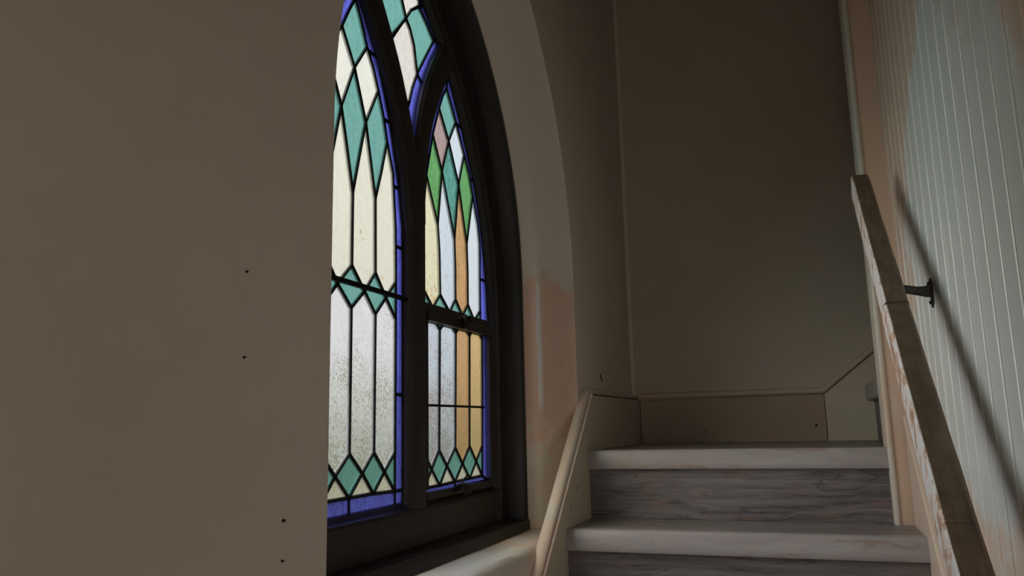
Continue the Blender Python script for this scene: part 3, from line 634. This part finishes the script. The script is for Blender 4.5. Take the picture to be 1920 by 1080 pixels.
CENTRE_PANES=[('teal',[(-0.7291,1.2903),(-0.6069,1.378),(-0.5616,1.307),(-0.5398,1.2664),(-0.564,1.2374),(-0.6228,1.1731),(-0.6576,1.2089),(-0.6965,1.2697)]),('peach',[(-0.6069,1.378),(-0.5568,1.4263),(-0.4689,1.3496),(-0.4727,1.333),(-0.5121,1.302),(-0.5398,1.2664),(-0.5616,1.307)]),('teal',[(-0.5398,1.2664),(-0.5121,1.302),(-0.4704,1.3326),(-0.4272,1.3076),(-0.3871,1.2794),(-0.4399,1.2059),(-0.4811,1.1475),(-0.4981,1.2149),(-0.5177,1.2479)]),('peach',[(-0.5398,1.265),(-0.5177,1.2479),(-0.4981,1.2149),(-0.4811,1.1475),(-0.5066,1.0989),(-0.523,1.0551),(-0.5709,1.0441),(-0.597,1.1078),(-0.6227,1.1625),(-0.564,1.2374)]),('blue',[(-0.5568,1.4263),(-0.5347,1.4323),(-0.4451,1.3504),(-0.4704,1.3326),(-0.4689,1.3496)]),('blue',[(-0.4704,1.3326),(-0.4451,1.3504),(-0.3646,1.2978),(-0.3871,1.2794),(-0.4272,1.3076)]),('blue',[(-0.3871,1.2794),(-0.3646,1.2978),(-0.3487,1.2748),(-0.3683,1.2551),(-0.4159,1.1948),(-0.4522,1.1285),(-0.4811,1.1475),(-0.4399,1.2059)]),('blue',[(-0.4811,1.1475),(-0.4522,1.1285),(-0.4612,1.0682),(-0.4732,0.9256),(-0.5282,0.908),(-0.5497,0.9936),(-0.523,1.0551),(-0.5066,1.0989)])]

LW = 0.0042; LT = 0.004
def came(name, panes, parent, gx, wide={}):
    segs = {}
    for c, P in panes:
        n = len(P)
        for i in range(n):
            a, b = P[i], P[(i+1) % n]
            ka = tuple(round(v, 3) for v in a); kb = tuple(round(v, 3) for v in b)
            if ka == kb: continue
            segs.setdefault(tuple(sorted((ka, kb))), (a, b))
    bm = bmesh.new()
    for a, b in segs.values():
        A, B = Vector(a), Vector(b); d = (B-A)
        if d.length < 1e-4: continue
        d.normalize(); n = Vector((-d.y, d.x)); A = A-d*0.002; B = B+d*0.002
        sec = [(-LW, 0.0), (-LW*0.6, LT), (LW*0.6, LT), (LW, 0.0), (LW*0.6, -LT), (-LW*0.6, -LT)]
        loft(bm, [[(gx+x, p.x+n.x*o, p.y+n.y*o) for o, x in sec] for p in (A, B)], True, True)
    me = bpy.data.meshes.new(name); bmesh.ops.recalc_face_normals(bm, faces=bm.faces); bm.to_mesh(me); bm.free()
    return link(name, me, M_lead, parent)
def pane(c, P, parent, gx):
    bm = bmesh.new()
    off = random.uniform(-0.0005, 0.0005)
    A = [bm.verts.new((gx+0.0015+off, y, z)) for y, z in P]; B = [bm.verts.new((gx-0.0015+off, y, z)) for y, z in P]
    n = len(P); bm.faces.new(A); fb = bm.faces.new(B[::-1]); fb.material_index = 1
    for i in range(n):
        f = bm.faces.new((A[i], B[i], B[(i+1) % n], A[(i+1) % n])); f.material_index = 1
    bmesh.ops.recalc_face_normals(bm, faces=bm.faces)
    me = bpy.data.meshes.new('pane'); bm.to_mesh(me); bm.free()
    return link('pane', me, [GL[c], M_gback], parent)
def light(name, panes, gx=GX):
    lc = came(name, panes, win, gx)
    for c, P in panes: pane(c, P, lc, gx)
    return lc
light('left_lancet_leading', LEFT_PANES)
light('right_lancet_leading', RIGHT_PANES)
light('tracery_leading', CENTRE_PANES)
light('hopper_leading', HOPPER_PANES)

# saddle bar across the left light, glazing bar and sash rails of the right light
def ybar(name, y0, y1, z0, z1, x0, x1, parent=win, m=M_frame, bev=0.0015):
    return box(name, x0, x1, y0, y1, z0, z1, m, parent, None, bev)
ybar('saddle_bar', -0.975, -0.545, 0.5635, 0.574, -0.196, -0.187, m=M_iron)
ybar('glazing_bar', -0.465, -0.09, 0.330, 0.336, -0.199, -0.192, m=M_iron)
ybar('sash_rail', -0.465, -0.05, 0.552, 0.577, -0.2065, -0.192)
hs = empty('hopper_sash', (0, 0, 0)); hs.parent = win
hb = bmesh.new()
bx(hb, -0.206, -0.176, -0.462, -0.052, 0.531, 0.5535); bx(hb, -0.206, -0.184, -0.0735, -0.048, 0.14, 0.54); bx(hb, -0.206, -0.184, -0.466, -0.452, 0.14, 0.54)
bx(hb, -0.206, -0.184, -0.462, -0.052, 0.118, 0.135)
finish('sash_frame', hb, M_frame, hs, bevel=0.0015)
# spring catch on the meeting rail
bm = bmesh.new(); bx(bm, -0.178, -0.168, -0.300, -0.262, 0.536, 0.556); bx(bm, -0.172, -0.158, -0.288, -0.276, 0.528, 0.562)
bmesh.ops.create_cone(bm, cap_ends=True, segments=12, radius1=0.005, radius2=0.004, depth=0.02, matrix=Matrix.Translation((-0.158, -0.272, 0.556)) @ Matrix.Rotation(math.radians(60), 4, 'X'))
finish('latch', bm, M_iron, hs, bevel=0.001)
# pull catch on the bottom rail
bm = bmesh.new()
rings = [(-0.184, 0.128), (-0.176, 0.141), (-0.166, 0.1455), (-0.158, 0.142), (-0.154, 0.134), (-0.153, 0.122)]
loft(bm, [[(x, -0.325, z), (x, -0.287, z), (x+0.003, -0.287, z-0.003), (x+0.003, -0.325, z-0.003)] for x, z in rings], True, True)
bmesh.ops.create_cone(bm, cap_ends=True, segments=10, radius1=0.0022, radius2=0.0022, depth=0.05, matrix=Matrix.Translation((-0.168, -0.293, 0.152)) @ Matrix.Rotation(math.radians(-62), 4, 'X'))
finish('pull_catch', bm, M_iron, hs, smooth=True)

# small debris on the landing and the plaster crack beside the window
bm = bmesh.new(); rnd = random.Random(2)
loft(bm, [[(WL+0.0005, 0.585+a-w, 0.44+b), (WL+0.0005, 0.585+a+w, 0.44+b), (WL+0.003, 0.585+a, 0.44+b)] for a, b, w in ((-.012, .014, .001), (-.006, .004, .004), (.004, -.004, .003), (.016, -.014, .0008))], True, True)
finish('plaster_chip', bm, M_debris, wl)
